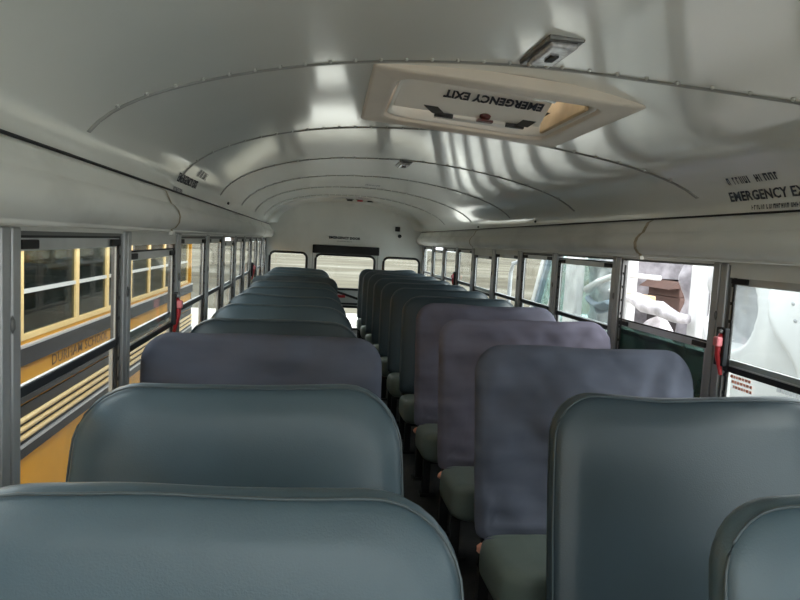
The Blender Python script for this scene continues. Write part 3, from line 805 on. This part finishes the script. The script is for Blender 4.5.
# pale panel propped on the near end, white glass fibre with a raised ridge
mb = MB(); rows = []
def sm(a, b, x): t = max(0, min(1, (x - a) / (b - a))); return t * t * (3 - 2 * t)
def ridge_y(z):  # line of the S-shaped step
    return 3.33 + .16 * math.tanh((z - .98) * 6)
for i in range(61):
    z = .45 + 1.05 * i / 60; r_ = []
    for k in range(71):
        y = 2.55 + 1.50 * k / 70
        d_ = 0.
        d_ += .06 * sm(-.03, .03, y - ridge_y(z) + .10)                    # step of the moulding
        e = ((y - 3.80) / .26) ** 2 + ((z - 1.10) / .26) ** 2            # rounded hollow at the far end
        d_ += .16 * (1 - sm(.55, 1.15, e))
        d_ -= .05 * math.exp(-((y - 3.30) / .16) ** 2 - ((z - .98) / .25) ** 2)
        r_.append((TX - .10 + d_, y, z))
    rows.append(r_)
mb.grid(rows)
for f_ in mb.bm.faces:
    c_ = f_.calc_center_median()
    if ((c_.y - 3.80) / .26) ** 2 + ((c_.z - 1.10) / .26) ** 2 < .82: f_.material_index = 1  # faces inside the rounded hollow take the grey material
pn = T_(mb, 'fibreglass_panel', [M['fibreglass'], M['fibre_grey']], smooth=True, solid=.012)
for y, z in ((3.16, 1.19), (3.13, 1.10), (3.06, 1.0), (3.0, .92)):
    T_(MB().blob((TX - .115, y, z), .014, 1), 'panel_bolt', M['fibre_grey'], pn, smooth=True)
mb = MB(); rnd = random.Random(5)
for r_ in range(2):
    y = 3.22
    while y > 2.9:
        cw = rnd.uniform(.015, .03); mb.box(TX - .115, TX - .109, y - cw, y, .735 - .04 * r_, .76 - .04 * r_); y -= cw + .01
T_(mb, 'grey_print', M['fibre_grey'], pn)
for y in (2.9, 6.9):
    for x in (TX + .25, TX + 1.55):
        w_ = T_(MB().prism([(y + .44 * math.cos(a * math.pi / 14), GZ + .44 + .44 * math.sin(a * math.pi / 14)) for a in range(28)], 'x', x - .13, x + .13), 'wheel', M['tyre'])
        T_(MB().prism([(y + .22 * math.cos(a * math.pi / 10), GZ + .44 + .22 * math.sin(a * math.pi / 10)) for a in range(20)], 'x', x - .14, x + .14), 'hub', M['alu'], w_)
# things lying in the truck's open side (they rest on the load bed at z .62)
def box_thing(x0, x1, y0, y1, z0, z1, m, name, label, cat, flap=True, tilt=0):
    t = empty(name, ((x0 + x1) / 2, (y0 + y1) / 2, z0)); tag(t, label, cat)
    a, b, c = (x1 - x0) / 2, (y1 - y0) / 2, z1 - z0
    MB().box(-a, a, -b, b, 0, c).build('box_body', M[m], t, bevel=.008)
    if flap: MB().prism([(-a, c), (a, c), (a + .0, c + .012), (-a - .10, c - .07)], 'y', -b, b).build('open_flap', M[m], t)
    t.rotation_euler.z = tilt
    return t
box_thing(TX + .46, TX + 1.02, 5.16, 5.72, .62, .90, 'crate', 'dark_crate', 'dark crate low in the open truck side, under the brown carton', 'crate', False)
box_thing(TX + .44, TX + 1.0, 5.16, 5.70, .902, 1.06, 'cardboard', 'cardboard_box', 'brown carton stacked between the dark crate and the open carton', 'box', False)
box_thing(TX + .44, TX + 1.0, 5.17, 5.69, 1.062, 1.20, 'cardboard', 'cardboard_box', 'open brown carton with a raised flap inside the wrecked truck', 'box', True)
T_(MB().tube([(TX - .075, 5.40 - .12 * k, 1.09 - .012 * k + .01 * math.sin(k * 2)) for k in range(11)], [.022, .024, .026, .03, .058, .066, .056, .06, .05, .04, .035], 10), 'wrapped_pipe', M['plastic_wrap'], smooth=True)['label'] = 'horizontal pipe bundled in white plastic'
t = MB()
rows = []
for i in range(25):
    r_ = []
    for k in range(25):
        y = 4.74 + .48 * k / 24; x = TX + .11 + .30 * i / 24
        h_ = .625 + .28 * math.exp(-((y - 5.10) / .28) ** 2) * math.sin(math.pi * min(1, (i + 4) / 26)) + .03 * noise.noise(Vector((x * 9, y * 9, 3)))
        r_.append((x, y, max(.63, h_)))
    rows.append(r_)
t.grid(rows); o = t.build('white_sheet', M['plastic_wrap'], smooth=True, solid=.008); tag(o, 'rumpled white sheet heaped at the bottom of the open truck side', 'sheet')
t = MB(); rows = []
for i in range(41):
    z = .63 + 1.0 * i / 40; r_ = []
    for k in range(31):
        y = 4.08 + .62 * k / 30
        d_ = .10 * noise.noise(Vector((y * 6, z * 2.5, 7))) + .05 * noise.noise(Vector((y * 14, z * 6, 5)))
        r_.append((TX + .16 + d_ , y, z))
    rows.append(r_)
t.grid(rows); o = t.build('plastic_curtain', M['grey_wrap'], smooth=True, solid=.006); tag(o, 'crumpled white plastic sheeting hanging at the near end of the truck opening', 'sheet')

# ------------------------------------------------------------------ light
w = bpy.data.worlds.new('overcast'); scene.world = w; w.use_nodes = True
nt = w.node_tree; bg = nt.nodes['Background']
bg.inputs[0].default_value = (.93, .97, 1.0, 1); bg.inputs[1].default_value = 2.6
sun = bpy.data.lights.new('veiled_sun', 'SUN'); sun.energy = 2.0; sun.angle = math.radians(40); sun.color = (1, .97, .92)
so = bpy.data.objects.new('veiled_sun', sun); col.objects.link(so); so.rotation_euler = (math.radians(28), math.radians(38), 0)

# ------------------------------------------------------------------ camera
cam = bpy.data.cameras.new('camera'); co = bpy.data.objects.new('camera', cam); col.objects.link(co)
cam.sensor_width = 36; cam.lens = 36 * 650 / 800; cam.clip_start = .02; cam.clip_end = 600
r = Vector((.98964913, -.13350688, .05263571)); u = Vector((-.04039685, .09278034, .99486678)); f = Vector((.13770512, .98669535, -.08642672))
co.matrix_world = Matrix(((r.x, u.x, -f.x, -.4883), (r.y, u.y, -f.y, 0), (r.z, u.z, -f.z, 1.40), (0, 0, 0, 1)))
scene.camera = co
scene.view_settings.view_transform = 'Standard'; scene.view_settings.look = 'None'; scene.view_settings.gamma = 1
scene.view_settings.use_curve_mapping = False
scene.view_settings.exposure = .6
scene.cycles.use_denoising = True
scene.cycles.max_bounces = 12; scene.cycles.diffuse_bounces = 6; scene.cycles.transparent_max_bounces = 24
scene.cycles.caustics_reflective = False; scene.cycles.caustics_refractive = False
